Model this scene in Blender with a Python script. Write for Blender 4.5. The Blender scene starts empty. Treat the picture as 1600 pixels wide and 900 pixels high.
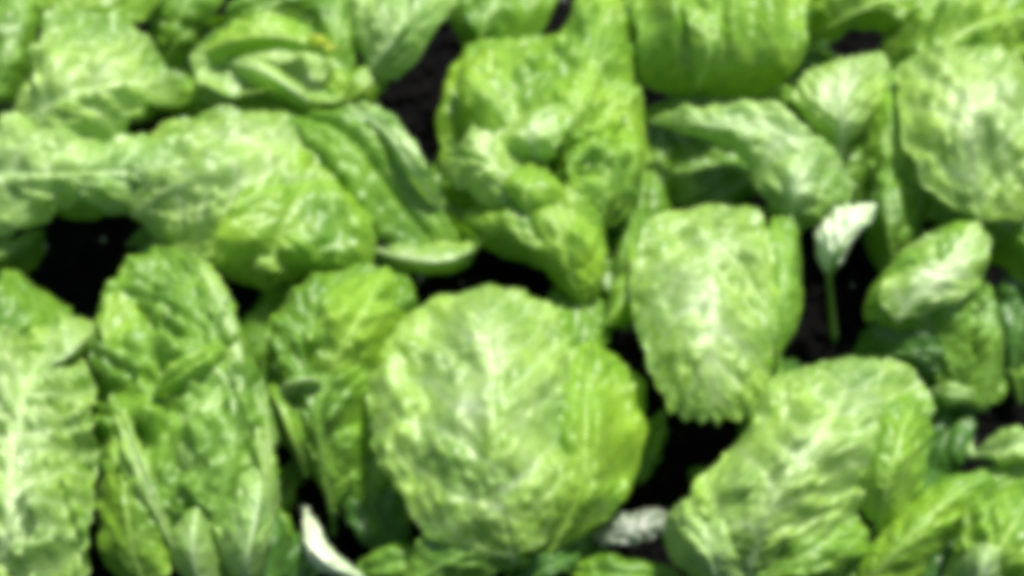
import bpy, math, random
import numpy as np
from mathutils import Vector

# ------------------------------------------------------------------ camera
sc = bpy.context.scene
W, H = 1600.0, 900.0
FRAME = 0.32                       # metres across the frame at the leaf layer
TILT = math.radians(24)            # camera leans back from straight down
DIST = 0.62
FOCAL, SENSOR = 70.0, 36.0
AIM = Vector((0.0, 0.0, 0.055))
cam_d = bpy.data.cameras.new('camera')
cam = bpy.data.objects.new('camera', cam_d)
sc.collection.objects.link(cam)
sc.camera = cam
cam_d.sensor_width = SENSOR
cam_d.lens = FOCAL
DIST = FRAME * FOCAL / SENSOR
cam.location = AIM + Vector((0, -math.sin(TILT), math.cos(TILT))) * DIST
cam.rotation_euler = (TILT, 0, 0)
cam_d.clip_start = 0.01
cam_d.clip_end = 50.0
cam_d.dof.use_dof = True           # a soft, slightly misfocused macro shot
cam_d.dof.focus_distance = DIST * 0.90
cam_d.dof.aperture_fstop = 6.3
sc.cycles.pixel_filter_type = 'BLACKMAN_HARRIS'
sc.cycles.filter_width = 8.5

C = cam.location.copy()
FX = Vector((1, 0, 0)); FU = Vector((0, math.cos(TILT), math.sin(TILT))); FF = Vector((0, math.sin(TILT), -math.cos(TILT)))

def at(px, py, h):
    """point seen at photo pixel (px, py), h centimetres above the soil"""
    k = SENSOR / FOCAL / W
    d = FF + FX * ((px - W / 2) * k) - FU * ((py - H / 2) * k)
    t = (h * 0.01 - C.z) / d.z
    return C + d * t

# ------------------------------------------------------------------ light
SUN_EL, SUN_AZ = 67.0, 30.0        # azimuth clockwise from +Y (top of picture)
world = bpy.data.worlds.new('World'); sc.world = world; world.use_nodes = True
wn = world.node_tree
bg = wn.nodes['Background']
sky = wn.nodes.new('ShaderNodeTexSky'); sky.sky_type = 'NISHITA'; sky.sun_disc = False
sky.sun_elevation = math.radians(SUN_EL); sky.sun_rotation = math.radians(SUN_AZ)
sky.air_density = 1.0; sky.dust_density = 2.0
wn.links.new(sky.outputs[0], bg.inputs[0]); bg.inputs[1].default_value = 0.08
sun_d = bpy.data.lights.new('sun', 'SUN'); sun = bpy.data.objects.new('sun', sun_d)
sc.collection.objects.link(sun)
sun_d.energy = 5.0; sun_d.angle = math.radians(5.0); sun_d.color = (1.0, 0.95, 0.88)
e, a = math.radians(SUN_EL), math.radians(SUN_AZ)
sd = Vector((math.sin(a) * math.cos(e), math.cos(a) * math.cos(e), math.sin(e)))
sun.rotation_euler = sd.to_track_quat('Z', 'Y').to_euler()
sun.location = sd * 3
vs = sc.view_settings
vs.view_transform = 'Standard'; vs.look = 'None'; vs.exposure = 0.62; vs.gamma = 1.0
vs.use_curve_mapping = False
sc.cycles.use_denoising = True
sc.cycles.max_bounces = 8; sc.cycles.diffuse_bounces = 4; sc.cycles.transmission_bounces = 4
sc.cycles.sample_clamp_indirect = 4.0

# ------------------------------------------------------------------ materials
def nodes(m):
    m.use_nodes = True
    nt = m.node_tree
    for n in list(nt.nodes): nt.nodes.remove(n)
    return nt, nt.nodes, nt.links

def leaf_material(name, deep, mid, pale, trans=0.36, rough=0.44):
    m = bpy.data.materials.new(name)
    nt, N, L = nodes(m)
    out = N.new('ShaderNodeOutputMaterial')
    tc = N.new('ShaderNodeTexCoord')
    geo = N.new('ShaderNodeNewGeometry')
    n1 = N.new('ShaderNodeTexNoise'); n1.inputs['Scale'].default_value = 42; n1.inputs['Detail'].default_value = 4
    n2 = N.new('ShaderNodeTexNoise'); n2.inputs['Scale'].default_value = 260; n2.inputs['Detail'].default_value = 3
    for n in (n1, n2): L.new(tc.outputs['Object'], n.inputs['Vector'])
    ramp = N.new('ShaderNodeValToRGB')
    ramp.color_ramp.elements[0].position = 0.36; ramp.color_ramp.elements[0].color = (*deep, 1)
    ramp.color_ramp.elements[1].position = 0.64; ramp.color_ramp.elements[1].color = (*mid, 1)
    mixn = N.new('ShaderNodeMath'); mixn.operation = 'MULTIPLY_ADD'
    mixn.inputs[1].default_value = 0.35
    L.new(n2.outputs['Fac'], mixn.inputs[0])
    sub = N.new('ShaderNodeMath'); sub.operation = 'MULTIPLY'; sub.inputs[1].default_value = 0.65
    L.new(n1.outputs['Fac'], sub.inputs[0]); L.new(sub.outputs[0], mixn.inputs[2])
    L.new(mixn.outputs[0], ramp.inputs['Fac'])
    # veins: paler tissue (attribute baked from venation plus the painted highlight), fine net from voronoi cells
    at_ = N.new('ShaderNodeAttribute'); at_.attribute_name = 'vein_highlight'
    uv = N.new('ShaderNodeAttribute'); uv.attribute_name = 'flat'
    vor = N.new('ShaderNodeTexVoronoi'); vor.feature = 'DISTANCE_TO_EDGE'; vor.inputs['Scale'].default_value = 330
    L.new(uv.outputs['Vector'], vor.inputs['Vector'])
    net = N.new('ShaderNodeMapRange'); net.inputs[1].default_value = 0.0; net.inputs[2].default_value = 0.16
    net.inputs[3].default_value = 0.45; net.inputs[4].default_value = 0.0
    L.new(vor.outputs['Distance'], net.inputs[0])
    mx = N.new('ShaderNodeMath'); mx.operation = 'MAXIMUM'
    L.new(at_.outputs['Fac'], mx.inputs[0]); L.new(net.outputs[0], mx.inputs[1])
    mix = N.new('ShaderNodeMix'); mix.data_type = 'RGBA'; mix.inputs[7].default_value = (*pale, 1)
    sc_ = N.new('ShaderNodeMath'); sc_.operation = 'MULTIPLY'; sc_.inputs[1].default_value = 0.62
    L.new(mx.outputs[0], sc_.inputs[0]); L.new(sc_.outputs[0], mix.inputs[0])
    L.new(ramp.outputs[0], mix.inputs[6])
    # fine relief
    bump = N.new('ShaderNodeBump'); bump.inputs['Strength'].default_value = 0.22; bump.inputs['Distance'].default_value = 0.0010
    hgt = N.new('ShaderNodeMath'); hgt.operation = 'SUBTRACT'
    L.new(n2.outputs['Fac'], hgt.inputs[0]); L.new(net.outputs[0], hgt.inputs[1])
    L.new(hgt.outputs[0], bump.inputs['Height'])
    p = N.new('ShaderNodeBsdfPrincipled')
    L.new(mix.outputs[2], p.inputs['Base Color'])
    rr = N.new('ShaderNodeMapRange'); rr.inputs[3].default_value = rough - 0.08; rr.inputs[4].default_value = rough + 0.16
    L.new(n1.outputs['Fac'], rr.inputs[0]); L.new(rr.outputs[0], p.inputs['Roughness'])
    p.inputs['Specular IOR Level'].default_value = 0.9
    p.inputs['Coat Weight'].default_value = 0.32; p.inputs['Coat Roughness'].default_value = 0.5; p.inputs['Coat IOR'].default_value = 1.55
    p.inputs['Sheen Weight'].default_value = 0.03; p.inputs['Sheen Roughness'].default_value = 0.5
    L.new(bump.outputs[0], p.inputs['Normal'])
    tr = N.new('ShaderNodeBsdfTranslucent')
    hs = N.new('ShaderNodeHueSaturation'); hs.inputs['Saturation'].default_value = 1.12; hs.inputs['Value'].default_value = 1.25
    hs.inputs['Hue'].default_value = 0.487
    L.new(mix.outputs[2], hs.inputs['Color']); L.new(hs.outputs[0], tr.inputs['Color'])
    L.new(bump.outputs[0], tr.inputs['Normal'])
    ms = N.new('ShaderNodeMixShader'); ms.inputs[0].default_value = trans
    L.new(p.outputs[0], ms.inputs[1]); L.new(tr.outputs[0], ms.inputs[2])
    L.new(ms.outputs[0], out.inputs['Surface'])
    return m

M = {
    'pale':  leaf_material('pale_leaf',  (0.11, 0.29, 0.004), (0.31, 0.54, 0.035), (0.68, 0.80, 0.50)),
    'fresh': leaf_material('fresh_leaf', (0.08, 0.25, 0.002), (0.25, 0.47, 0.008), (0.48, 0.70, 0.16)),
    'mid':   leaf_material('mid_leaf',   (0.06, 0.19, 0.002), (0.18, 0.38, 0.008), (0.33, 0.57, 0.12)),
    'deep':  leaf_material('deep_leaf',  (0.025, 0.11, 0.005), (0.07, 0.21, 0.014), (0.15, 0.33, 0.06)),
    'blue':  leaf_material('bluish_leaf',(0.13, 0.32, 0.015), (0.32, 0.54, 0.085), (0.64, 0.79, 0.48), rough=0.42),
    'yellow': leaf_material('yellowed_leaf', (0.40, 0.56, 0.02), (0.58, 0.68, 0.04), (0.72, 0.76, 0.22)),
    'grey':  leaf_material('grey_rib',   (0.13, 0.17, 0.11), (0.24, 0.28, 0.20), (0.34, 0.38, 0.30), trans=0.1),
    'white': leaf_material('white_rib',  (0.36, 0.56, 0.22), (0.64, 0.76, 0.50), (0.84, 0.88, 0.76), trans=0.2),
}

def soil_material():
    m = bpy.data.materials.new('wet_soil'); nt, N, L = nodes(m)
    out = N.new('ShaderNodeOutputMaterial'); p = N.new('ShaderNodeBsdfPrincipled')
    n = N.new('ShaderNodeTexNoise'); n.inputs['Scale'].default_value = 180; n.inputs['Detail'].default_value = 8
    tc = N.new('ShaderNodeTexCoord'); L.new(tc.outputs['Object'], n.inputs['Vector'])
    r = N.new('ShaderNodeValToRGB')
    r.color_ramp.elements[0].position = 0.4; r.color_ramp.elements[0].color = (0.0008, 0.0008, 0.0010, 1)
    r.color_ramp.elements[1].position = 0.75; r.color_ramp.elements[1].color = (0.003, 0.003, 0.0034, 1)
    L.new(n.outputs['Fac'], r.inputs[0]); L.new(r.outputs[0], p.inputs['Base Color'])
    b = N.new('ShaderNodeBump'); b.inputs['Strength'].default_value = 0.8; b.inputs['Distance'].default_value = 0.002
    L.new(n.outputs['Fac'], b.inputs['Height']); L.new(b.outputs[0], p.inputs['Normal'])
    p.inputs['Roughness'].default_value = 0.7; p.inputs['Specular IOR Level'].default_value = 0.03
    L.new(p.outputs[0], out.inputs[0])
    return m
SOIL = soil_material()
def plain(name, col, rough):
    m = bpy.data.materials.new(name); nt, N, L = nodes(m)
    out = N.new('ShaderNodeOutputMaterial'); p = N.new('ShaderNodeBsdfPrincipled')
    n = N.new('ShaderNodeTexNoise'); n.inputs['Scale'].default_value = 400
    mx = N.new('ShaderNodeMix'); mx.data_type = 'RGBA'
    mx.inputs[6].default_value = (*[c * 0.6 for c in col], 1); mx.inputs[7].default_value = (*col, 1)
    L.new(n.outputs['Fac'], mx.inputs[0]); L.new(mx.outputs[2], p.inputs['Base Color'])
    p.inputs['Roughness'].default_value = rough; p.inputs['Specular IOR Level'].default_value = 0.05; L.new(p.outputs[0], out.inputs[0])
    return m
PERLITE = plain('perlite_grain', (0.45, 0.44, 0.42), 0.8)
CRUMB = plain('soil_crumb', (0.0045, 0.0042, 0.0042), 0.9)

# ------------------------------------------------------------------ helpers
rng = np.random.default_rng(7)
PERM = rng.permutation(512)
def vnoise(x, y, seed=0):
    """smooth 2-D gradient noise, about -1..1"""
    x = np.asarray(x, float) + seed * 17.31; y = np.asarray(y, float) - seed * 9.77
    xi = np.floor(x).astype(int); yi = np.floor(y).astype(int)
    xf = x - xi; yf = y - yi
    u = xf * xf * xf * (xf * (xf * 6 - 15) + 10); v = yf * yf * yf * (yf * (yf * 6 - 15) + 10)
    def g(ix, iy, dx, dy):
        h = PERM[(PERM[ix % 512] + iy) % 512] * (2 * math.pi / 512)
        return np.cos(h) * dx + np.sin(h) * dy
    a_ = g(xi, yi, xf, yf); b_ = g(xi + 1, yi, xf - 1, yf)
    c_ = g(xi, yi + 1, xf, yf - 1); d_ = g(xi + 1, yi + 1, xf - 1, yf - 1)
    return ((a_ * (1 - u) + b_ * u) * (1 - v) + (c_ * (1 - u) + d_ * u) * v) * 1.5

def spline(P, n):
    """Catmull-Rom through P, resampled to n points by arc length"""
    P = np.asarray(P, float)
    if len(P) == 2:
        return P[0] + (P[1] - P[0]) * np.linspace(0, 1, n)[:, None]
    Q = np.vstack([2 * P[0] - P[1], P, 2 * P[-1] - P[-2]])
    out = []
    for i in range(1, len(Q) - 2):
        p0, p1, p2, p3 = Q[i - 1:i + 3]
        t = np.linspace(0, 1, 24, endpoint=False)[:, None]
        out.append(0.5 * (2 * p1 + (p2 - p0) * t + (2 * p0 - 5 * p1 + 4 * p2 - p3) * t ** 2 + (3 * p1 - p0 - 3 * p2 + p3) * t ** 3))
    out = np.vstack(out + [P[-1:]])
    s = np.r_[0, np.cumsum(np.linalg.norm(np.diff(out, axis=0), axis=1))]
    q = np.linspace(0, s[-1], n)
    return np.column_stack([np.interp(q, s, out[:, k]) for k in range(3)])

def link_mesh(name, verts, faces, mat, parent=None, attrs=None):
    me = bpy.data.meshes.new(name)
    me.from_pydata([tuple(v) for v in verts], [], faces)
    me.polygons.foreach_set('use_smooth', [True] * len(me.polygons))
    if attrs:
        for k, (typ, arr) in attrs.items():
            at_ = me.attributes.new(k, typ, 'POINT')
            at_.data.foreach_set('value' if typ == 'FLOAT' else 'vector', np.asarray(arr, np.float32).ravel())
    me.materials.append(mat); me.update()
    o = bpy.data.objects.new(name, me); sc.collection.objects.link(o)
    if parent is not None:
        o.parent = parent
        o.matrix_parent_inverse = parent.matrix_world.inverted()
    return o

def tube(name, path, radii, mat, parent, flat=0.7, nseg=8):
    path = np.asarray(path); n = len(path)
    T = np.gradient(path, axis=0); T /= np.linalg.norm(T, axis=1)[:, None] + 1e-12
    up = np.array([0, 0, 1.0]); vs_, fs = [], []
    for i in range(n):
        s = np.cross(T[i], up); s = s / (np.linalg.norm(s) + 1e-9) if np.linalg.norm(s) > 0.05 else np.array([1.0, 0, 0])
        b = np.cross(s, T[i])
        for k in range(nseg):
            a_ = 2 * math.pi * k / nseg
            vs_.append(path[i] + radii[i] * (s * math.cos(a_) + b * math.sin(a_) * flat))
    for i in range(n - 1):
        for k in range(nseg):
            k2 = (k + 1) % nseg
            fs.append((i * nseg + k, i * nseg + k2, (i + 1) * nseg + k2, (i + 1) * nseg + k))
    fs.append(tuple(range(nseg))[::-1]); fs.append(tuple((n - 1) * nseg + k for k in range(nseg)))
    nv = len(vs_)
    return link_mesh(name, vs_, fs, mat, parent,
                     {'vein_highlight': ('FLOAT', np.full(nv, 0.7)), 'flat': ('FLOAT_VECTOR', np.asarray(vs_))})

SEED = [0]
def leaf(plant, left, mid, right, mat='fresh', puff=0.35, ruf=0.36, bl=0.16, tooth=0.16, sp=1.15, rib=0.16,
         stem=True, fine=0.075, ribmat=None, label=None, cupped=0.0, teeth=0.0, fold=0.85, pleat=0.0, npl=2.0, nt=40, mv=0.5, highlight=None):
    """a lettuce leaf spanned between two margins and a midrib.
    mid runs from leaf base to tip; left/right margins run the same way and share both ends.
    every point is (photo x, photo y, height cm)"""
    SEED[0] += 1; sd_ = SEED[0]
    w3 = lambda P: np.array([list(at(*p)) for p in P])
    base, tip = mid[0], mid[-1]
    Lp = w3([base] + left + [tip]); Rp = w3([base] + right + [tip]); Mp = w3(mid)
    length = np.linalg.norm(np.diff(Mp, axis=0), axis=1).sum()
    nr = int(np.clip(length / 0.0009, 24, 120))
    Ls, Ms, Rs = spline(Lp, nr), spline(Mp, nr), spline(Rp, nr)
    width = (np.linalg.norm(Ls - Ms, axis=1) + np.linalg.norm(Rs - Ms, axis=1)).max()
    bl = bl * 1.2
    fold = fold * min(1.0, width * 100 / 6.0) ** 1.5
    nh = int(np.clip(width / 2 / 0.0009, 10, 55))
    v = np.linspace(-1, 1, 2 * nh + 1)
    A = np.abs(v)[None, :, None]
    E = np.where((v < 0)[None, :, None], Ls[:, None, :], Rs[:, None, :])
    P = Ms[:, None, :] * (1 - A) + E * A
    t = np.linspace(0, 1, nr)[:, None]
    s = t * length * 100                                   # cm along the leaf
    d = np.linalg.norm(P - Ms[:, None, :], axis=2) * 100   # cm from midrib
    side = np.sign(v)[None, :]
    av = np.abs(v)[None, :]
    env = np.sin(np.pi * np.clip(t, 0, 1)) ** 0.5
    # lateral veins run outward and tipward
    s0 = s - d * 0.75 + side * sp * 0.23
    wob = vnoise(s0 * 0.5, d * 0.45 + side * 5, sd_) * 0.5 + vnoise(s0 * 1.3, d * 1.1 + side * 5, sd_ + 3) * 0.14
    ph = s0 / sp + wob
    dist = np.abs(ph - np.round(ph)) * sp
    lat = np.exp(-(dist / 0.085) ** 2) * np.clip(1 - av * 0.55, 0, 1) * (d > 0.04)
    # secondary veins crossing between the laterals
    c2 = d * 1.25 + vnoise(s * 0.9, d * 0.9, sd_ + 11) * 0.6 + 0.37 * np.round(ph)
    d2 = np.abs(c2 - np.round(c2)) / 1.25
    sec = np.exp(-(d2 / 0.06) ** 2) * 0.55
    main = np.exp(-(d / (rib * (1.15 - 0.85 * t) + 0.02)) ** 2)
    vein_highlight = np.clip(np.maximum(np.maximum(lat * 0.7, sec * 0.4), main * mv), 0, 1)
    # broad highlight painted into the colour: a pale patchy zone at mid-blade
    if highlight is None: highlight = {'pale': 0.62, 'blue': 0.5, 'fresh': 0.25}.get(mat, 0.1)
    patch = 0.65 + 0.8 * vnoise(s * 0.45, side * d * 0.6, sd_ + 61)
    vein_highlight = np.clip(vein_highlight + highlight * np.exp(-(av / 0.55) ** 2) * np.clip(patch, 0, 1.3) * np.exp(-((t - 0.5) / 0.33) ** 2), 0, 1.25)
    # relief in cm
    cell = np.clip(dist / (sp * 0.5), 0, 1) ** 0.8 * np.clip(d2 / 0.4, 0, 1) ** 0.6
    if mv < 0.4:                                           # rib sunk in a soft, evenly swelling blade
        z = puff * 0.8 * env * (1 - av ** 2)
        main = main * 0.35
    else:
        z = puff * env * (4 * av * (1 - av)) ** 0.8
    z = z + bl * env * cell * np.clip(d / 0.5, 0, 1) * (0.8 + 0.9 * vnoise(s * 0.7, d * 0.7 + side * 3, sd_ + 5)) * 1.7
    z = z + fold * vnoise(s * 0.42, side * d * 0.5, sd_ + 41) * np.clip(d / 0.6, 0, 1) * env
    z = z + pleat * np.sin(2 * np.pi * npl * av + 0.8 * vnoise(s * 0.3, side * 2 + 0 * d, sd_ + 51)) * env
    z = z + bl * 1.5 * vnoise(s * 0.85, side * d * 0.85, sd_ + 8) * np.clip(d / 0.4, 0, 1) * env
    z = z + fine * vnoise(s * 3.1, side * d * 3.1, sd_ + 9) + fine * 0.6 * vnoise(s * 6.3, side * d * 6.3, sd_ + 19)
    z = z - 0.04 * main
    edge = av ** 3
    es = s * 0.9 + side * 11
    z = z + 1.4 * ruf * edge * env * (vnoise(es * 0.9, side * 2 + 0 * d, sd_ + 21) * 1.3 + 0.5 * vnoise(es * 2.1, side * 4 + 0 * d, sd_ + 22))
    z = z + cupped * av ** 2 * env
    P = P.copy()
    P[..., 2] += z * 0.01
    # margin lobes in the plane of the leaf
    dirE = (E - Ms[:, None, :]); dirE /= np.linalg.norm(dirE, axis=2, keepdims=True) + 1e-9
    arcs = np.linspace(0, 1, nr)[:, None] * length * 100
    lob = tooth * vnoise(arcs * 1.5, side * 6 + 0 * d, sd_ + 31) + tooth * 0.5 * vnoise(arcs * 3.7, side * 6 + 0 * d, sd_ + 32)
    P += dirE * (lob * av ** 4 * env)[..., None] * 0.01
    if teeth:
        cen = P.mean(axis=(0, 1)); rel = P - cen; rel[..., 2] = 0
        ang = np.arctan2(rel[..., 1], rel[..., 0])
        dm = np.minimum(np.linalg.norm(P - E, axis=2), np.linalg.norm(P - Ms[-1], axis=2) + 0 * d) * 100
        wgt = np.exp(-(dm / 0.3) ** 2) * np.clip((t - 0.45) / 0.3, 0, 1)
        saw = 1 - 2 * np.abs((ang * nt / (2 * np.pi)) % 1 - 0.5) * 2
        saw = saw * (0.5 + 1.1 * vnoise(ang * 5, ang * 0, sd_)) + 0.8 * vnoise(ang * 9, ang * 0, sd_ + 2)
        P += rel / (np.linalg.norm(rel, axis=2, keepdims=True) + 1e-9) * (teeth * 0.01 * saw * wgt)[..., None]
    verts = P.reshape(-1, 3); nc = 2 * nh + 1
    idx = np.arange(nr * nc).reshape(nr, nc)
    q = np.stack([idx[:-1, :-1], idx[:-1, 1:], idx[1:, 1:], idx[1:, :-1]], -1).reshape(-1, 4)
    flat = np.stack([s * 0.01 + 0 * d, side * d * 0.01, 0 * d + sd_], -1).reshape(-1, 3)
    o = link_mesh('leaf', verts, q.tolist(), M[mat], plant,
                  {'vein_highlight': ('FLOAT', vein_highlight.ravel()), 'flat': ('FLOAT_VECTOR', flat)})
    if label: o['label'] = label
    # midrib: a fleshy tube under the blade, running down as the petiole into the crown of the plant
    mp = P[:, nh, :].copy(); k = np.linspace(0, 1, nr)
    r_ = (rib * (1 - 0.85 * k) * 0.8 + 0.015) * 0.01
    mp[:, 2] -= r_ * (1.3 if mv < 0.4 else 0.45)
    mp = mp[::3]; r_ = r_[::3]
    if stem:
        b = np.array(plant['crown']); p0 = mp[0]
        m1 = p0 * 0.55 + b * 0.45; m1[2] = p0[2] * 0.55
        pet = spline([b, m1, p0], 10)[:-1]
        mp = np.vstack([pet, mp]); r_ = np.r_[np.linspace(rib * 0.012, r_[0], 9), r_]
    tube('midrib', mp, r_, M[ribmat or mat], o)
    return o

def blade(plant, cx, cy, ln, wd, ang, h0, h1, mat='mid', bend=0.0, **kw):
    """a simple oval leaf: centre and size in photo pixels, ang degrees (0 = tip to the right, 90 = tip up)"""
    a_ = math.radians(ang); ux, uy = math.cos(a_), -math.sin(a_); nx, ny = -uy, ux
    f = lambda k, q: (cx + ux * (k - 0.5) * ln + nx * (q * wd / 2 + bend * math.sin(math.pi * k)),
                      cy + uy * (k - 0.5) * ln + ny * (q * wd / 2 + bend * math.sin(math.pi * k)))
    hh = lambda k: h0 + (h1 - h0) * k + 0.9 * math.sin(math.pi * k)
    mid = [(*f(k, 0), hh(k)) for k in (0, 0.33, 0.66, 1)]
    prof = ((0.08, 0.40), (0.3, 0.85), (0.58, 1.0), (0.82, 0.80), (0.96, 0.38))
    left = [(*f(k, -w), hh(k) - 0.3 * w) for k, w in prof]
    right = [(*f(k, w), hh(k) - 0.3 * w) for k, w in prof]
    return leaf(plant, left, mid, right, mat, **kw)

def plant(px, py, label, group='young lettuce plants growing in the bed', name='lettuce_plant', cat='lettuce'):
    o = bpy.data.objects.new(name, None); sc.collection.objects.link(o)
    o.empty_display_size = 0.01
    o.location = at(px, py, 0.4); o.location.z = 0.0
    bpy.context.view_layer.update()
    o['label'] = label; o['category'] = cat
    if group: o['group'] = group
    o['crown'] = (o.location.x, o.location.y, 0.003)
    return o

# ------------------------------------------------------------------ ground
def ground():
    n = 190; size = 1.1
    xs = np.linspace(-size / 2, size / 2, n)
    X, Y = np.meshgrid(xs, xs)
    Z = 0.004 * vnoise(X * 30, Y * 30, 1) + 0.0025 * vnoise(X * 80, Y * 80, 2) + 0.0014 * vnoise(X * 200, Y * 200, 3)
    V = np.stack([X, Y, Z - 0.002], -1).reshape(-1, 3)
    idx = np.arange(n * n).reshape(n, n)
    q = np.stack([idx[:-1, :-1], idx[:-1, 1:], idx[1:, 1:], idx[1:, :-1]], -1).reshape(-1, 4)
    g = link_mesh('soil', V, q.tolist(), SOIL); g['kind'] = 'structure'
    # one wide sheet to the horizon beneath the bed
    far = link_mesh('ground', [(-20, -20, -0.012), (20, -20, -0.012), (20, 20, -0.012), (-20, 20, -0.012)], [(0, 1, 2, 3)], SOIL)
    far['kind'] = 'structure'
    rnd = random.Random(3)
    ico = [(0, 0, 1), (0.9, 0, 0.3), (0.28, 0.85, 0.3), (-0.72, 0.52, 0.3), (-0.72, -0.52, 0.3), (0.28, -0.85, 0.3), (0, 0, -0.8)]
    icf = [(0, 1, 2), (0, 2, 3), (0, 3, 4), (0, 4, 5), (0, 5, 1), (6, 2, 1), (6, 3, 2), (6, 4, 3), (6, 5, 4), (6, 1, 5)]
    def scatter(name, count, r0, r1, mat, kind):
        vs_, fs = [], []
        for i in range(count):
            x, y = rnd.uniform(-0.22, 0.22), rnd.uniform(-0.17, 0.17)
            r = rnd.uniform(r0, r1) * rnd.uniform(0.5, 1); a_ = rnd.uniform(0, 6.28); b = len(vs_)
            for p in ico:
                j = rnd.uniform(0.7, 1.25)
                px = (p[0] * math.cos(a_) - p[1] * math.sin(a_)) * r * j; py = (p[0] * math.sin(a_) + p[1] * math.cos(a_)) * r * j
                vs_.append((x + px, y + py, 0.001 + rnd.uniform(0, 0.0002) + p[2] * r * 0.7 * j))
            fs += [tuple(b + k for k in f) for f in icf]
        o = link_mesh(name, vs_, fs, mat); o['kind'] = kind
        o.data.polygons.foreach_set('use_smooth', [False] * len(o.data.polygons))
        return o
    scatter('soil_crumbs', 5200, 0.0012, 0.0042, CRUMB, 'stuff')
    scatter('perlite_grains', 260, 0.0007, 0.0018, PERLITE, 'stuff')
ground()

# ------------------------------------------------------------------ plants
# --- A: broad pale plant, upper left corner
A = plant(40, 170, 'broad pale-green lettuce filling the upper left corner above the black gap')
leaf(A, [(40, 120, 6), (60, 60, 6.5), (110, 25, 6.6), (170, 20, 6.6), (230, 60, 6.3)],
     [(10, 200, 5), (70, 170, 7), (140, 140, 7.6), (210, 130, 7.4), (272, 120, 6.2)],
     [(60, 235, 5.6), (120, 240, 6), (180, 225, 6), (240, 195, 5.8), (276, 155, 5.8)], 'pale', puff=0.5, bl=0.28)
leaf(A, [(-20, 208, 5.5), (30, 192, 5.9), (110, 192, 6.3), (190, 200, 6.2), (240, 225, 5.9)],
     [(-60, 270, 5), (20, 272, 6.4), (110, 275, 6.7), (258, 262, 5.8)],
     [(-40, 345, 5), (20, 360, 5.2), (75, 352, 5), (110, 328, 5.2), (180, 335, 5.2), (235, 312, 5.3)], 'blue', puff=0.45, bl=0.25)
leaf(A, [(100, 300, 4.9), (150, 275, 5.3)], [(70, 320, 4.6), (130, 310, 5.6), (190, 300, 5.6), (250, 290, 5.2)],
     [(110, 338, 4.6), (170, 338, 4.8), (225, 325, 5)], 'fresh', bl=0.12)
leaf(A, [(-40, 90, 5), (-20, 20, 5.4), (10, -20, 5.6)], [(-30, 170, 4.5), (10, 100, 5.6), (35, 30, 5.8), (50, -40, 5.5)],
     [(30, 150, 4.8), (52, 90, 5.0), (70, 30, 5), (75, -20, 5)], 'mid')
leaf(A, [(60, 10, 5.4), (90, -30, 5.6)], [(70, 60, 5), (130, 10, 6.4), (170, -50, 6.6), (180, -90, 6)],
     [(140, 60, 5.4), (220, 40, 5.8), (260, -10, 6), (250, -60, 6)], 'fresh')
leaf(A, [(-60, 390, 3.6), (-10, 372, 3.8)], [(-80, 420, 3), (-30, 400, 4), (30, 390, 4), (70, 360, 3.6)],
     [(-40, 440, 3), (20, 430, 3), (60, 400, 3.2)], 'mid', stem=False)

# --- B: big left-centre plant, smooth pale leaf and its folded companion
B = plant(500, 230, 'large lettuce left of centre with a smooth pale leaf beside a steep folded one')
leaf(B, [(470, 190, 5.5), (400, 172, 5.8), (320, 178, 5.8), (250, 200, 5.6), (205, 240, 5.4), (200, 290, 5.2)],
     [(540, 235, 4.6), (440, 235, 6.6), (350, 262, 7.6), (270, 300, 7.1), (205, 338, 5.4)],
     [(560, 300, 4.8), (540, 370, 5.6), (450, 420, 6.0), (350, 428, 5.2), (265, 385, 5.4)], 'pale', puff=0.5, bl=0.20, ruf=0.15, fold=0.45, highlight=0.9, mv=0.2)
leaf(B, [(430, 250, 6.6), (380, 300, 7.3), (340, 370, 6.6), (350, 430, 5.4)],
     [(520, 235, 5.2), (465, 310, 6.9), (430, 380, 6.6), (415, 455, 4.8)],
     [(560, 290, 5.6), (585, 360, 5.4), (580, 420, 5), (500, 432, 5)], 'fresh', puff=0.5, bl=0.16, ruf=0.2)
leaf(B, [(450, 200, 5.8), (500, 240, 6.4), (545, 300, 6.2), (585, 370, 5.2)],
     [(430, 176, 4.8), (530, 205, 6.6), (590, 270, 6.2), (650, 350, 5.2), (690, 400, 4.6)],
     [(500, 176, 6.2), (575, 185, 6.8), (630, 240, 6.4), (690, 330, 5.4), (720, 380, 4.8)], 'mid', puff=0.4, bl=0.14, ruf=0.2, pleat=0.10, npl=1.3)
leaf(B, [(560, 185, 6.6), (600, 240, 6.2), (650, 310, 5.2)],
     [(545, 165, 6.5), (605, 205, 7.5), (640, 255, 7.3), (690, 330, 5.6)],
     [(590, 165, 7.3), (640, 215, 7.6), (672, 270, 7.2), (695, 310, 6)], 'blue', puff=0.1, bl=0.12, ruf=0.1, stem=False)
leaf(B, [(560, 260, 5.4), (570, 330, 4.8), (600, 390, 4.4), (650, 418, 4.6)],
     [(560, 230, 4.8), (620, 300, 4.0), (670, 360, 3.6), (700, 415, 4.7)],
     [(620, 260, 5.2), (690, 330, 5), (735, 370, 5.2), (748, 395, 5.2)], 'mid', puff=-0.2, bl=0.14, ruf=0.1, cupped=0.4)
leaf(B, [(600, 395, 4.9), (625, 380, 5.1)], [(575, 385, 4.5), (640, 402, 5.9), (700, 404, 5.9), (752, 380, 5.1)],
     [(610, 424, 4.4), (670, 432, 4.6), (725, 420, 4.6)], 'pale', puff=0.1, bl=0.06, ruf=0.1, stem=False)
leaf(B, [(180, 255, 5.6), (230, 228, 5.9), (300, 225, 6)], [(160, 290, 5), (230, 265, 6.8), (290, 255, 7.2), (330, 240, 6.6)],
     [(190, 310, 5.1), (240, 298, 6.1), (300, 280, 6.6)], 'blue', puff=0.2, bl=0.25, ruf=0.2, stem=False)

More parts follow.
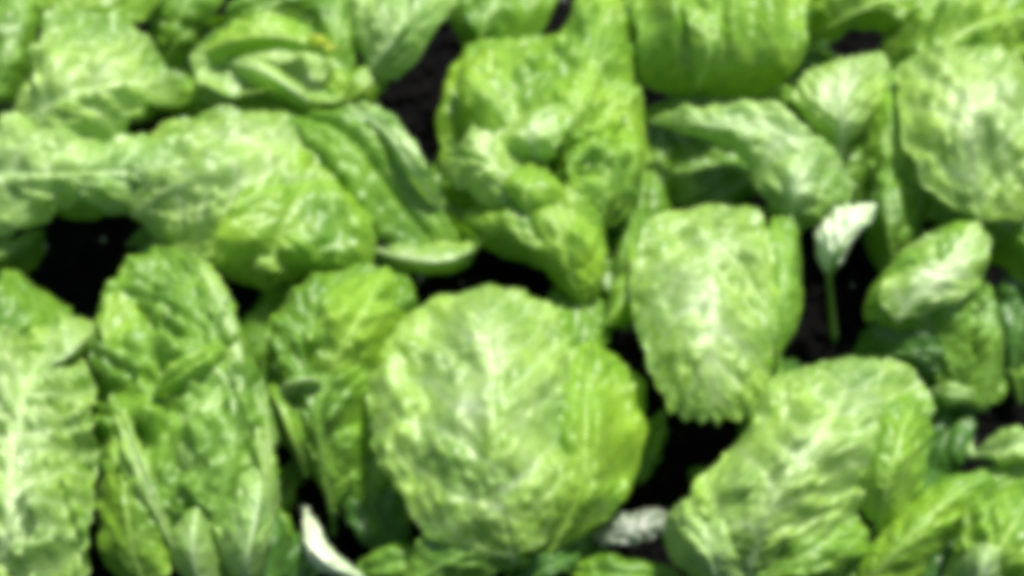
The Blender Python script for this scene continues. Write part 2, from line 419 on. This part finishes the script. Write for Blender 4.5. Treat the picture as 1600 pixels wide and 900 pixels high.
# --- C: plant at the top, boat-shaped leaf
Cc = plant(520, 40, 'lettuce at the top edge with a boat-shaped glossy leaf and a yellow spot')
leaf(Cc, [(540, 30, 5), (460, 25, 6), (380, 35, 6.2), (320, 65, 6), (298, 95, 5.6)],
     [(545, 80, 4.8), (470, 78, 5.0), (390, 88, 4.9), (335, 110, 5.2), (310, 130, 5.4)],
     [(540, 130, 5.6), (520, 165, 6), (480, 172, 6.1), (420, 150, 6.2), (360, 148, 6.0)], 'blue', puff=-0.15, bl=0.16, ruf=0.2, cupped=0.2)
leaf(Cc, [(380, 92, 6.2), (430, 105, 6.3), (480, 140, 6.3)], [(350, 90, 5.6), (410, 108, 6.9), (460, 140, 7.0), (505, 172, 6.0)],
     [(370, 118, 5.4), (420, 148, 5.6), (470, 175, 5.6)], 'pale', puff=0.1, bl=0.08, ruf=0.1, stem=False)
leaf(Cc, [(330, 60, 6.0), (400, 30, 6.6), (460, 32, 6.6)], [(310, 80, 5.6), (370, 58, 6.9), (440, 55, 7.1), (515, 80, 6.4)],
     [(340, 95, 5.6), (400, 84, 6.0), (460, 82, 6.2)], 'fresh', puff=0.1, bl=0.12, ruf=0.15, stem=False)
leaf(Cc, [(570, 90, 5.6), (545, 40, 5.8), (560, -10, 6)], [(560, 130, 5.0), (600, 80, 7), (630, 30, 7.6), (640, -40, 7)],
     [(610, 120, 6), (650, 90, 6.6), (690, 40, 6.6), (715, -10, 6.2)], 'blue', puff=0.3, bl=0.14, ruf=0.15)
leaf(Cc, [(500, 80, 5.0), (490, 30, 5.2), (505, -20, 5.4)], [(520, 150, 4.5), (525, 80, 5.6), (530, 20, 5.8), (535, -40, 5.5)],
     [(560, 130, 4.8), (560, 70, 5.2), (570, 10, 5.3)], 'mid', puff=0.2)
leaf(Cc, [(500, 150, 4.8), (520, 110, 5.4), (560, 105, 5.6)], [(505, 190, 4), (550, 150, 5.6), (580, 125, 5.9), (600, 100, 5.8)],
     [(540, 185, 4.4), (580, 165, 5), (605, 130, 5.2)], 'fresh', puff=0.2)
leaf(Cc, [(350, 30, 5), (380, -10, 5)], [(320, 40, 4.5), (400, 15, 5.2), (470, -10, 5.2), (520, -40, 5)],
     [(370, 50, 4.4), (440, 40, 4.5), (500, 20, 4.5)], 'mid')
leaf(Cc, [(230, 20, 4.2), (260, -20, 4.6)], [(250, 80, 3.6), (280, 30, 5), (300, -10, 5.2), (330, -50, 5)],
     [(290, 70, 4), (330, 40, 4.4), (350, -10, 4.8)], 'mid', bl=0.2)
leaf(Cc, [(235, 70, 3.6), (255, 40, 4)], [(245, 110, 3), (275, 70, 4.4), (300, 50, 4.6), (325, 30, 4.4)],
     [(270, 120, 3), (300, 95, 3.6), (320, 60, 3.8)], 'mid', bl=0.2, stem=False)
blade(Cc, 330, 150, 170, 60, 10, 3.0, 3.6, 'mid')
blade(Cc, 430, 165, 190, 50, 170, 3.4, 4.2, 'mid', stem=False)

# --- D: curly rosette in the middle of the top half
D = plant(840, 300, 'bright curly-hearted lettuce in the middle of the top half, tapering down to a point')
leaf(D, [(760, 370, 3.6), (700, 320, 4.2), (688, 230, 4.6), (690, 150, 5), (735, 75, 5)],
     [(850, 400, 3.4), (845, 300, 4.6), (845, 200, 5.0), (850, 130, 5.2), (850, 55, 5)],
     [(930, 370, 3.6), (1000, 300, 4.2), (1010, 200, 4.6), (985, 110, 5), (930, 65, 5)], 'fresh', puff=0.5, bl=0.2, ruf=0.3, stem=False)
leaf(D, [(735, 200, 5.8), (712, 240, 5.8), (715, 285, 5.8)], [(790, 180, 5.2), (760, 225, 7.0), (755, 270, 7.1), (770, 320, 6)],
     [(835, 220, 6.2), (830, 270, 6.4), (815, 305, 6.2)], 'pale', puff=0.35, bl=0.2, ruf=0.3, highlight=1.1)
leaf(D, [(880, 230, 6.2), (890, 290, 6.2), (900, 340, 6)], [(930, 180, 5.4), (945, 240, 7), (950, 300, 6.8), (930, 360, 5.8)],
     [(985, 210, 5.6), (1002, 270, 5.5), (985, 330, 5.3)], 'fresh', puff=0.35, bl=0.2, ruf=0.3)
leaf(D, [(800, 320, 6.4), (810, 370, 6.2), (850, 410, 6)], [(850, 280, 5.8), (865, 330, 7.0), (880, 380, 6.8), (895, 430, 6)],
     [(910, 310, 6.4), (930, 360, 6.2), (925, 410, 6)], 'fresh', puff=0.3, bl=0.2, ruf=0.25)
leaf(D, [(750, 230, 5.8), (715, 180, 6.1), (710, 125, 6.1), (735, 90, 6.0)],
     [(835, 285, 5), (815, 210, 6.8), (795, 140, 7.0), (800, 75, 5.8)],
     [(890, 220, 6.2), (905, 160, 6.4), (880, 110, 6.2), (845, 80, 6)], 'fresh', puff=0.4, bl=0.25, ruf=0.3, fold=0.4, highlight=0.6)
leaf(D, [(850, 180, 6.6), (850, 120, 6.2), (870, 60, 6), (910, 0, 6)],
     [(870, 270, 5.4), (900, 180, 7.4), (920, 110, 7), (940, 30, 6.4), (950, -50, 6)],
     [(930, 240, 6.4), (985, 180, 5.8), (990, 110, 5.6), (990, 40, 5.6)], 'fresh', puff=0.35, bl=0.26, ruf=0.3)
leaf(D, [(760, 260, 6.4), (720, 240, 6.4), (700, 215, 6.2)],
     [(850, 300, 5), (790, 270, 7.4), (740, 250, 7.4), (695, 245, 6)],
     [(820, 330, 6), (770, 320, 6.4), (715, 300, 6), (690, 270, 5.8)], 'pale', puff=0.4, bl=0.25, ruf=0.3, fold=0.4, highlight=1.1)
leaf(D, [(900, 250, 6.2), (960, 215, 6.2), (1000, 240, 5.6)],
     [(850, 290, 5), (915, 275, 6.8), (965, 280, 6.6), (1002, 290, 5.2)],
     [(870, 350, 6), (930, 360, 5.8), (985, 335, 5.2)], 'fresh', puff=0.4, bl=0.28, ruf=0.3)
leaf(D, [(760, 310, 5.8), (720, 350, 5.2), (760, 385, 5.2), (830, 410, 5.4), (870, 440, 5.3)],
     [(840, 280, 4.8), (840, 330, 6.6), (865, 390, 6.4), (895, 440, 5.8), (912, 478, 4.6)],
     [(900, 300, 6), (940, 350, 6), (945, 410, 5.6), (940, 450, 5.2)], 'fresh', puff=0.3, bl=0.2, ruf=0.25, fold=0.3)
leaf(D, [(800, 235, 7.2), (790, 205, 7.4)], [(845, 265, 6.2), (830, 220, 7.8), (840, 185, 8), (865, 160, 7.6)],
     [(870, 240, 7.4), (890, 200, 7.5), (890, 170, 7.5)], 'pale', puff=0.2, bl=0.2, ruf=0.3)
leaf(D, [(800, 270, 7.1), (790, 300, 7.0)], [(850, 250, 6.4), (825, 285, 7.6), (820, 310, 7.4), (825, 345, 6.6)],
     [(870, 280, 7.1), (870, 320, 6.8)], 'fresh', puff=0.2, bl=0.15, ruf=0.3)
leaf(D, [(720, 60, 4.6), (700, 10, 4.8)], [(760, 110, 4), (755, 50, 5.2), (770, 0, 5.4), (790, -50, 5)],
     [(810, 100, 4.6), (850, 50, 5), (870, 0, 5)], 'mid', bl=0.3, ruf=0.3)
leaf(D, [(690, 240, 3.6), (660, 300, 3.6)], [(760, 230, 3), (710, 290, 4), (690, 350, 4.2), (690, 410, 3.5)],
     [(770, 300, 3.4), (750, 360, 3.6), (720, 400, 3.4)], 'mid', stem=False)
blade(D, 985, 400, 170, 60, 260, 3.2, 3.0, 'mid')
blade(D, 900, 520, 150, 90, 265, 3.6, 3.8, 'mid')
leaf(D, [(850, 470, 3.6), (840, 520, 3.6)], [(880, 430, 3.4), (880, 490, 4.6), (885, 540, 4.6), (880, 580, 4)],
     [(930, 460, 3.8), (960, 500, 4), (940, 550, 4)], 'mid', stem=False)

# --- E: streaky drooping leaf at the top, right of centre
E = plant(1120, -30, 'lettuce hanging in from the top edge with one streaky vertical leaf')
leaf(E, [(990, -30, 6.6), (995, 50, 6.6), (1000, 110, 5.8), (1030, 150, 4.8)],
     [(1120, -60, 7), (1125, 20, 7.8), (1130, 90, 7.2), (1120, 162, 4.8)],
     [(1250, -30, 6.6), (1258, 50, 6.6), (1250, 105, 6), (1190, 148, 5)], 'fresh', puff=0.45, bl=0.14, ruf=0.35, sp=1.3, fold=0.3, pleat=0.22, npl=2.2)
leaf(E, [(1060, -20, 7.3), (1075, 50, 7.8)], [(1080, -50, 7.2), (1098, 20, 8.2), (1108, 80, 8), (1090, 140, 6.4)],
     [(1110, -20, 7.6), (1130, 60, 8)], 'fresh', puff=0.1, bl=0.08, stem=False)
blade(E, 1120, 165, 250, 60, 8, 4.0, 4.2, 'mid', stem=False)
blade(E, 990, 60, 200, 70, 265, 4.6, 4.0, 'mid')
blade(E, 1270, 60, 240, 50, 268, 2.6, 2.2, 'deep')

# --- F: plant right of it: hooded leaf, toothed diamond leaf
F = plant(1330, 300, 'lettuce with a hooded leaf and a small toothed diamond-shaped leaf, right of centre')
leaf(F, [(1300, 240, 5.5), (1230, 180, 6), (1150, 165, 6), (1070, 170, 5.8)],
     [(1335, 290, 4.8), (1250, 220, 6.8), (1170, 200, 6.8), (1090, 195, 6.4), (1010, 190, 5)],
     [(1320, 320, 5), (1240, 340, 5.2), (1185, 300, 5.4), (1150, 240, 5.8), (1080, 215, 5.6)], 'blue', puff=0.3, bl=0.22, ruf=0.15, highlight=0.8)
leaf(F, [(1200, 330, 4.8), (1180, 290, 5.3), (1200, 240, 6.1)], [(1235, 362, 4.4), (1240, 310, 6.2), (1255, 270, 6.7), (1280, 225, 6.2)],
     [(1290, 350, 4.6), (1325, 310, 4.9), (1310, 265, 5.6)], 'blue', puff=0.2, bl=0.2, ruf=0.15, highlight=0.8)
leaf(F, [(1345, 205, 5.8), (1372, 165, 6), (1386, 120, 6), (1380, 88, 6)],
     [(1312, 246, 5.2), (1315, 190, 6.8), (1320, 140, 7.1), (1330, 88, 6.2)],
     [(1280, 208, 5.8), (1252, 178, 5.9), (1236, 150, 6), (1270, 108, 6.1)], 'pale', puff=0.2, bl=0.2, ruf=0.05, tooth=0.05, teeth=0.08, nt=34, sp=0.62, highlight=1.2)
blade(F, 1090, 265, 200, 120, 180, 2.6, 2.2, 'mid', stem=False)
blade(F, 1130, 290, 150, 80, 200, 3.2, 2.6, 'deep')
leaf(F, [(1350, 260, 4.6), (1360, 180, 5), (1380, 110, 5)], [(1390, 330, 4), (1395, 250, 5.4), (1400, 170, 5.6), (1400, 95, 5)],
     [(1430, 300, 4), (1440, 220, 4.4), (1430, 140, 4.6)], 'mid', puff=0.3)
leaf(F, [(1355, 350, 4.2), (1360, 300, 4.6)], [(1395, 420, 3.6), (1390, 360, 5.2), (1390, 300, 5.4), (1380, 250, 5)],
     [(1435, 390, 3.6), (1440, 330, 4.2), (1420, 280, 4.4)], 'mid', puff=0.3)
leaf(F, [(1230, 250, 3.5), (1300, 240, 3.8)], [(1200, 300, 3), (1280, 290, 3.8), (1340, 260, 4.4), (1400, 220, 4)],
     [(1250, 345, 3), (1330, 330, 3.4), (1390, 280, 3.6)], 'mid', stem=False)

# --- G: large pale plant at the right edge
G = plant(1560, 250, 'large pale smooth lettuce at the right edge above the dark-green leaf')
leaf(G, [(1450, 300, 6.2), (1410, 220, 6.4), (1400, 150, 6.2), (1420, 90, 6.2)],
     [(1530, 350, 6.0), (1520, 250, 7.2), (1510, 160, 7.7), (1500, 70, 6.6)],
     [(1610, 335, 6), (1650, 250, 6.8), (1640, 150, 6.8), (1580, 80, 6.6)], 'pale', puff=0.5, bl=0.24, ruf=0.25, fold=0.35, highlight=0.9, mv=0.2)
leaf(G, [(1380, 60, 5.2), (1420, -10, 5.8), (1500, -40, 6)], [(1390, 110, 5), (1460, 80, 6.6), (1530, 40, 6.8), (1640, 0, 6)],
     [(1450, 120, 5.6), (1540, 110, 6), (1620, 70, 6)], 'fresh', puff=0.4, bl=0.3, ruf=0.3)
leaf(G, [(1265, 20, 5.6), (1280, -30, 6)], [(1262, 60, 4.6), (1330, 20, 6.2), (1400, -10, 6.4), (1480, -50, 6)],
     [(1300, 62, 5), (1370, 42, 5.2), (1430, 70, 5.2), (1490, 30, 5.6)], 'fresh', puff=0.3, bl=0.25, ruf=0.2)
leaf(G, [(1450, 300, 4.4), (1520, 290, 4.6)], [(1440, 340, 4), (1520, 325, 5.2), (1590, 330, 5.2), (1660, 340, 5)],
     [(1480, 370, 3.6), (1560, 385, 4), (1640, 390, 4)], 'mid')
leaf(G, [(1560, 310, 4.3), (1620, 320, 4.5)], [(1540, 350, 4), (1590, 370, 4.8), (1640, 400, 4.6), (1680, 430, 4)],
     [(1550, 400, 3.5), (1590, 440, 3.5), (1640, 450, 3.6)], 'mid', stem=False)

# --- H: pale leaf with toothed tip
Hh = plant(1120, 330, 'lettuce with one pale upright leaf whose frilled toothed end overhangs the black gap')
leaf(Hh, [(1030, 335, 5.8), (1000, 370, 6.2), (985, 450, 6.4), (1002, 540, 6.4), (1032, 610, 6.1), (1050, 642, 5.9), (1078, 656, 5.7)],
     [(1110, 318, 5.0), (1110, 400, 7.0), (1112, 500, 7.4), (1115, 590, 6.8), (1122, 660, 5.6)],
     [(1180, 335, 5.8), (1205, 390, 6.2), (1215, 470, 6.4), (1207, 570, 6.2), (1190, 632, 5.8), (1160, 655, 5.6)], 'pale', puff=0.45, bl=0.22, ruf=0.12, tooth=0.05, teeth=0.17, nt=47, fold=0.5, highlight=0.85, mv=0.25)
leaf(Hh, [(1190, 380, 5.6), (1195, 450, 5.8), (1200, 510, 5.8)], [(1210, 325, 5), (1222, 400, 6.2), (1225, 470, 6.2), (1215, 565, 5)],
     [(1245, 360, 5.2), (1254, 430, 5.2), (1245, 510, 5.0)], 'mid', puff=0.2, bl=0.1)
leaf(Hh, [(965, 430, 4.4), (950, 470, 4.6)], [(990, 380, 4), (985, 440, 5.4), (965, 480, 5.4), (945, 510, 5)],
     [(1005, 430, 4.8), (995, 480, 4.8), (970, 510, 4.6)], 'fresh', puff=0.2)
blade(Hh, 1195, 620, 130, 45, 250, 2.8, 3.0, 'mid')

# --- I: white curled seedling leaf with its stalk
I_ = plant(1305, 530, 'thin seedling with a whitish curled leaf on a pale stalk in the dark gap', group=None, name='lettuce_seedling', cat='seedling')
leaf(I_, [(1276, 395, 5.2), (1280, 355, 5.7), (1320, 325, 6.0)], [(1296, 432, 5.0), (1312, 390, 6.3), (1335, 350, 6.6), (1370, 318, 6.3)],
     [(1312, 412, 5.4), (1334, 378, 5.7), (1362, 348, 6.0)], 'white', puff=0.25, bl=0.2, ruf=0.25, sp=0.5, rib=0.12, ribmat='mid')

# --- J: right plant, dark green body
J = plant(1480, 560, 'mid-green lettuce near the right edge with a pale crest and darker folded body')
leaf(J, [(1400, 520, 4.8), (1350, 500, 5), (1370, 440, 5.6), (1420, 390, 6), (1470, 352, 6)],
     [(1470, 600, 3.8), (1455, 520, 5.0), (1460, 460, 6.0), (1490, 400, 6.8), (1525, 345, 6.2)],
     [(1530, 590, 3.8), (1535, 520, 4.4), (1535, 450, 5.4), (1545, 390, 6)], 'mid', puff=0.35, bl=0.22, ruf=0.25)
leaf(J, [(1370, 470, 6.0), (1400, 410, 6.4), (1440, 370, 6.4)], [(1400, 500, 6.0), (1440, 450, 6.8), (1485, 405, 7.0), (1528, 345, 6.6)],
     [(1480, 480, 6.2), (1530, 440, 6.6), (1545, 390, 6.7)], 'pale', puff=0.1, bl=0.12, stem=False, highlight=1.6, fold=0.0)
leaf(J, [(1340, 540, 3.4), (1370, 510, 4.2)], [(1330, 560, 3.0), (1390, 552, 4.4), (1450, 545, 4.8), (1520, 525, 4.4)],
     [(1400, 590, 3.2), (1470, 600, 3.4), (1530, 570, 3.6)], 'deep', puff=0.3, bl=0.2, stem=False)
leaf(J, [(1500, 600, 3.8), (1520, 520, 4.8)], [(1530, 640, 3.2), (1548, 570, 4.4), (1550, 510, 5.2), (1540, 440, 5.2)],
     [(1570, 620, 3.2), (1572, 560, 3.6), (1565, 490, 4.2)], 'mid', puff=0.15, stem=False)
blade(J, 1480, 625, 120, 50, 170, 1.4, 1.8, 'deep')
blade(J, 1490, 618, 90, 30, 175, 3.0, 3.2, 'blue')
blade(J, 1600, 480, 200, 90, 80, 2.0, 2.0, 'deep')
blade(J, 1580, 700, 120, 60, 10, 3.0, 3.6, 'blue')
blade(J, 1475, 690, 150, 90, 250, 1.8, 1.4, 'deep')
blade(J, 1560, 760, 190, 70, 20, 2.2, 2.6, 'mid', stem=False)

# --- K: big lower-right leaf
K = plant(1250, 880, 'large lettuce at lower right, its broad slanting leaf just below the whitish curled seedling')
leaf(K, [(1090, 850, 5.4), (1070, 790, 5.8), (1120, 720, 6), (1180, 650, 6.2), (1215, 590, 6)],
     [(1170, 890, 5.2), (1200, 800, 7.0), (1260, 710, 7.6), (1310, 630, 7.2), (1330, 556, 5.6)],
     [(1300, 860, 4.8), (1350, 780, 5.6), (1420, 730, 5.4), (1455, 660, 5.6), (1435, 580, 5.8)], 'pale', puff=0.5, bl=0.24, ruf=0.3, fold=0.5, highlight=0.85, mv=0.25)
leaf(K, [(1340, 780, 5.6), (1350, 700, 6.2), (1380, 640, 6.4)], [(1370, 830, 4.4), (1385, 760, 6.6), (1405, 690, 7), (1425, 610, 6.2)],
     [(1420, 800, 4.6), (1448, 740, 5.2), (1455, 670, 5.6)], 'fresh', puff=0.2, bl=0.14, ruf=0.15, stem=False)
leaf(K, [(1050, 870, 4.4), (1040, 820, 4.8), (1060, 790, 5.2)], [(1130, 940, 3.6), (1110, 870, 5.8), (1100, 810, 6), (1100, 760, 5.4)],
     [(1190, 900, 4.6), (1180, 840, 5.4), (1150, 790, 5.6)], 'blue', puff=0.3, bl=0.2)
leaf(K, [(1160, 880, 4.2), (1200, 840, 4.8)], [(1150, 940, 3.8), (1220, 890, 5.2), (1280, 850, 5.6), (1340, 800, 5)],
     [(1240, 940, 4), (1310, 900, 4.4), (1360, 850, 4.6)], 'mid', puff=0.3, bl=0.2, stem=False)
blade(K, 980, 900, 190, 60, 175, 2.0, 2.4, 'mid')
blade(K, 1320, 890, 160, 80, 100, 2.8, 3.2, 'mid')

# --- L: bottom right corner
Lc = plant(1620, 900, 'lettuce cut by the bottom right corner, its leaf edge running up as a diagonal band')
leaf(Lc, [(1340, 880, 4.0), (1400, 810, 4.8), (1470, 750, 5)], [(1340, 930, 3.8), (1400, 860, 5.4), (1460, 800, 5.8), (1540, 735, 5.2)],
     [(1400, 930, 3.8), (1460, 870, 4.2), (1530, 800, 4.6), (1560, 760, 4.8)], 'fresh', puff=0.2, bl=0.14, ruf=0.15)
leaf(Lc, [(1490, 880, 4.6), (1500, 810, 5.4), (1560, 755, 5.6)], [(1560, 950, 4), (1560, 870, 6.2), (1590, 810, 6.4), (1640, 750, 6)],
     [(1640, 930, 4.6), (1680, 860, 5), (1690, 800, 5.4)], 'fresh', puff=0.4, bl=0.2)
leaf(Lc, [(1470, 920, 4), (1490, 870, 5), (1510, 850, 5.4)], [(1500, 960, 4), (1530, 900, 6), (1545, 860, 6.4), (1560, 830, 6)],
     [(1560, 940, 4.6), (1580, 890, 5.4)], 'blue', puff=0.2, bl=0.12)
blade(Lc, 1450, 870, 160, 90, 50, 2.6, 3.2, 'deep', stem=False)

# --- N: large round central leaf
Nn = plant(800, 850, 'large round-leaved lettuce at the bottom centre, pale ribbed leaf below the arched black gap')
leaf(Nn, [(690, 852, 5.4), (632, 788, 5.4), (572, 680, 5.6), (590, 560, 6), (655, 478, 6.2)],
     [(800, 872, 5.2), (785, 780, 6.9), (775, 680, 7.8), (765, 560, 7.6), (765, 443, 5.8)],
     [(845, 850, 5.4), (885, 770, 6.2), (890, 660, 6.2), (890, 560, 6.2), (855, 478, 6.0)], 'pale', puff=0.6, bl=0.2, ruf=0.3, tooth=0.3, sp=1.3, pleat=0.1, npl=1.5, mv=0.15, fold=0.4, highlight=0.85)
leaf(Nn, [(840, 780, 5.2), (850, 680, 6.0), (865, 600, 6.2), (885, 555, 5.8)],
     [(860, 860, 4), (905, 770, 5.6), (915, 680, 6.2), (915, 610, 6.0), (925, 530, 5.2)],
     [(930, 825, 4.2), (985, 765, 4.2), (1008, 680, 4.2), (1000, 600, 4.4)], 'fresh', puff=0.4, bl=0.16, ruf=0.2, pleat=0.12, npl=1.2)
leaf(Nn, [(640, 870, 4.2), (680, 830, 4.8)], [(620, 930, 3.8), (690, 880, 5), (740, 860, 5.2), (800, 850, 4.6)],
     [(700, 930, 3.8), (770, 900, 4.2), (830, 880, 4.2)], 'mid', puff=0.2)
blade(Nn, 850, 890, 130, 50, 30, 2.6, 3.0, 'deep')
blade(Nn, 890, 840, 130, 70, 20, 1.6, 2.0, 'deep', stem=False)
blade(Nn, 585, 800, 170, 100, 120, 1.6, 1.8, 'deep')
blade(Nn, 630, 880, 150, 60, 190, 2.4, 2.8, 'mid')

# --- O: mid-green leaf left of the round one
O = plant(520, 830, 'mid-green lettuce between the tall pointed leaf and the round pale one, its foot in shade')
leaf(O, [(470, 700, 3.8), (425, 600, 4.6), (420, 520, 5), (470, 450, 5.4)],
     [(520, 800, 2.6), (500, 680, 5.0), (505, 570, 6), (530, 480, 6.2), (570, 408, 5.4)],
     [(580, 740, 3), (600, 640, 4), (640, 540, 4.6), (650, 460, 5)], 'mid', puff=0.45, bl=0.28, ruf=0.25)
leaf(O, [(470, 560, 5.9), (490, 500, 6.3), (540, 440, 6.2)], [(500, 620, 5.2), (535, 540, 6.6), (570, 480, 6.8), (605, 415, 5.8)],
     [(560, 600, 5.0), (610, 540, 5.4), (640, 470, 5.4)], 'fresh', puff=0.2, bl=0.22, ruf=0.2, stem=False)
leaf(O, [(440, 590, 5.2), (450, 570, 5.4)], [(425, 615, 4.8), (460, 595, 6.5), (485, 590, 6.5), (505, 600, 6)],
     [(440, 630, 5), (475, 620, 5.4)], 'pale', puff=0.1, bl=0.05, stem=False, rib=0.08)
leaf(O, [(420, 660, 4), (420, 620, 4.6)], [(480, 740, 3), (460, 690, 5), (440, 640, 5.6), (415, 600, 5)],
     [(500, 720, 3.2), (490, 670, 4.4), (465, 620, 5)], 'fresh', puff=0.1, bl=0.1, stem=False)

# --- P: tall pointed leaf lower left
P_ = plant(300, 900, 'tall lettuce at lower left with a pointed ribbed leaf reaching up to the black gap')
leaf(P_, [(165, 800, 4.2), (160, 700, 4.6), (150, 590, 5), (152, 505, 5.4), (188, 428, 5.6)],
     [(330, 930, 3.6), (345, 780, 6.4), (365, 650, 7.2), (330, 520, 6.8), (243, 382, 5.4)],
     [(395, 880, 4.6), (432, 760, 5.4), (425, 650, 6), (395, 550, 6.3), (330, 420, 5.8)], 'mid', puff=0.35, bl=0.42, ruf=0.3, sp=1.1, rib=0.2, fine=0.12, highlight=0.7)
leaf(P_, [(345, 430, 6.2), (370, 500, 6.8), (385, 580, 7.0)], [(300, 395, 5.6), (345, 470, 6.8), (375, 560, 7.4), (378, 650, 7.2)],
     [(310, 420, 6), (330, 490, 6.6), (350, 560, 7.2)], 'pale', puff=0.1, bl=0.08, ruf=0.1, rib=0.12, stem=False)
leaf(P_, [(270, 740, 5.6), (265, 690, 6), (280, 640, 6.2)], [(310, 780, 5.8), (305, 720, 6.9), (320, 660, 7.2), (345, 600, 7)],
     [(335, 760, 6), (345, 700, 6.8), (355, 640, 7)], 'blue', puff=0.2, bl=0.1, ruf=0.1, stem=False)
leaf(P_, [(165, 880, 3.6), (155, 780, 4.2), (165, 690, 4.8)], [(240, 940, 3.6), (205, 850, 5.4), (195, 750, 6), (180, 620, 5.6)],
     [(265, 900, 4.6), (255, 810, 5.6), (230, 720, 6)], 'fresh', puff=0.25, bl=0.14)
leaf(P_, [(270, 880, 4.8), (275, 820, 5.6)], [(320, 940, 4.2), (300, 870, 6.2), (305, 810, 6.6), (310, 770, 6)],
     [(340, 900, 5), (330, 830, 5.8)], 'blue', puff=0.15, bl=0.06, rib=0.12)
leaf(P_, [(340, 860, 5), (345, 800, 5.6)], [(380, 940, 4.2), (385, 870, 6.6), (400, 800, 7.0), (415, 710, 6.6)],
     [(405, 900, 5), (428, 830, 5.6), (436, 760, 5.8)], 'blue', puff=0.15, bl=0.1)
leaf(P_, [(160, 540, 5), (150, 490, 5.2)], [(190, 620, 4.6), (170, 560, 5.9), (165, 500, 6.1), (185, 430, 5.8)],
     [(215, 590, 5.6), (210, 530, 6), (225, 450, 6)], 'fresh', puff=0.1, bl=0.1, stem=False)
blade(P_, 410, 870, 150, 70, 80, 1.8, 2.2, 'deep')

# --- Q: far-left plant, horizontally ribbed leaf with a straight edge
Q = plant(-60, 820, 'lettuce at the left edge with a side-ribbed leaf ending in a straight vertical margin')
leaf(Q, [(60, 940, 6), (140, 915, 5.8), (152, 820, 5.6), (152, 700, 5.6), (146, 590, 5.4)],
     [(-40, 930, 5), (10, 830, 7.4), (20, 720, 7.4), (40, 610, 7), (90, 510, 5)],
     [(-140, 900, 5), (-140, 760, 5), (-120, 630, 5), (-40, 530, 5)], 'pale', puff=0.3, bl=0.5, ruf=0.1, tooth=0.05, sp=0.8, fine=0.1, highlight=0.9)
leaf(Q, [(60, 560, 4), (110, 520, 4.6), (110, 480, 4.4)], [(-40, 560, 4), (20, 520, 5.4), (50, 490, 5.4), (70, 455, 4)],
     [(-60, 500, 4), (-30, 450, 4.2), (20, 430, 3.8)], 'mid', puff=0.3, bl=0.2)
leaf(Q, [(120, 560, 5.2), (150, 540, 5.2)], [(40, 580, 5.4), (90, 560, 6.4), (130, 530, 6), (150, 505, 5)],
     [(30, 540, 5.2), (70, 510, 5.4), (110, 495, 5)], 'pale', puff=0.2, bl=0.2, stem=False)

# --- understorey leaves: low, mostly shaded
blade(O, 430, 520, 170, 90, 75, 2.4, 2.8, 'mid', stem=False)
blade(O, 410, 640, 190, 80, 95, 1.6, 2.2, 'mid', stem=False)
blade(O, 560, 690, 240, 110, 100, 2.2, 3.2, 'mid', stem=False)
blade(D, 1005, 300, 220, 90, 80, 2.6, 2.8, 'mid', stem=False)
blade(D, 960, 420, 190, 90, 100, 2.4, 3.0, 'mid', stem=False)
blade(F, 1400, 330, 200, 90, 80, 2.2, 2.4, 'mid', stem=False)
blade(F, 1345, 215, 130, 100, 60, 2.0, 2.6, 'mid', stem=False)
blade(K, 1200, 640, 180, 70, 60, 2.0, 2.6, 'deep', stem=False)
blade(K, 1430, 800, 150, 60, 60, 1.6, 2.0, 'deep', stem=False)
blade(Cc, 250, 120, 160, 90, 60, 2.0, 2.4, 'mid', stem=False)
blade(Cc, 440, 190, 200, 60, 5, 3.0, 3.0, 'mid', stem=False)
blade(Nn, 700, 880, 220, 90, 10, 2.6, 2.8, 'mid', stem=False)

blade(B, 300, 385, 190, 80, 200, 3.0, 3.0, 'mid', stem=False)
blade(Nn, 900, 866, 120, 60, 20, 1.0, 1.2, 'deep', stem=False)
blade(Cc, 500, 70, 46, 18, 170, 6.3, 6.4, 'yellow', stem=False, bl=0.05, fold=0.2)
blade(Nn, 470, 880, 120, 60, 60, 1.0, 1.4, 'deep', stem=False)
blade(P_, 414, 700, 240, 34, 95, 6.0, 6.2, 'pale', stem=False, rib=0.1)
blade(P_, 222, 735, 260, 34, 112, 5.4, 5.8, 'pale', stem=False, rib=0.1)
blade(P_, 300, 575, 150, 40, 35, 6.6, 7.0, 'fresh', stem=False, rib=0.1)

for o_, a_ in ((O, (445, 770, 110, 40, 70)), (Nn, (1015, 700, 120, 44, 250)), (K, (1120, 760, 100, 40, 150)),
              
               (F, (1250, 150, 90, 40, 100)), (O, (440, 830, 90, 40, 120)),
               (Nn, (610, 790, 120, 60, 30)), (J, (1585, 560, 140, 50, 100)), (B, (240, 372, 80, 30, 10))):
    blade(o_, *a_, 0.9, 1.3, 'mid', stem=False, bl=0.2)

# --- seedlings low down
R_ = plant(470, 790, 'small curled whitish leaf arching at the bottom edge beside the shaded gap', group=None, name='lettuce_seedling', cat='seedling')
leaf(R_, [(470, 835, 3.4), (492, 882, 3.6)], [(478, 795, 2.6), (484, 838, 4.0), (510, 878, 4.2), (580, 912, 3.6)],
     [(494, 820, 3.4), (512, 856, 3.6), (555, 888, 3.6)], 'white', puff=0.15, bl=0.16, ruf=0.25, sp=0.5, rib=0.1)
S_ = plant(900, 850, 'greyish pale leaf stalk lying low on the soil under the round leaf', group=None, name='leaf_stalk', cat='leaf stalk')
leaf(S_, [(950, 808, 3.0), (1000, 796, 3.2)], [(925, 838, 2.6), (970, 830, 3.5), (1010, 820, 3.6), (1048, 802, 3)],
     [(950, 858, 2.8), (1000, 852, 2.9), (1035, 832, 3)], 'grey', puff=0.15, bl=0.25, ruf=0.2, sp=0.5, rib=0.14)
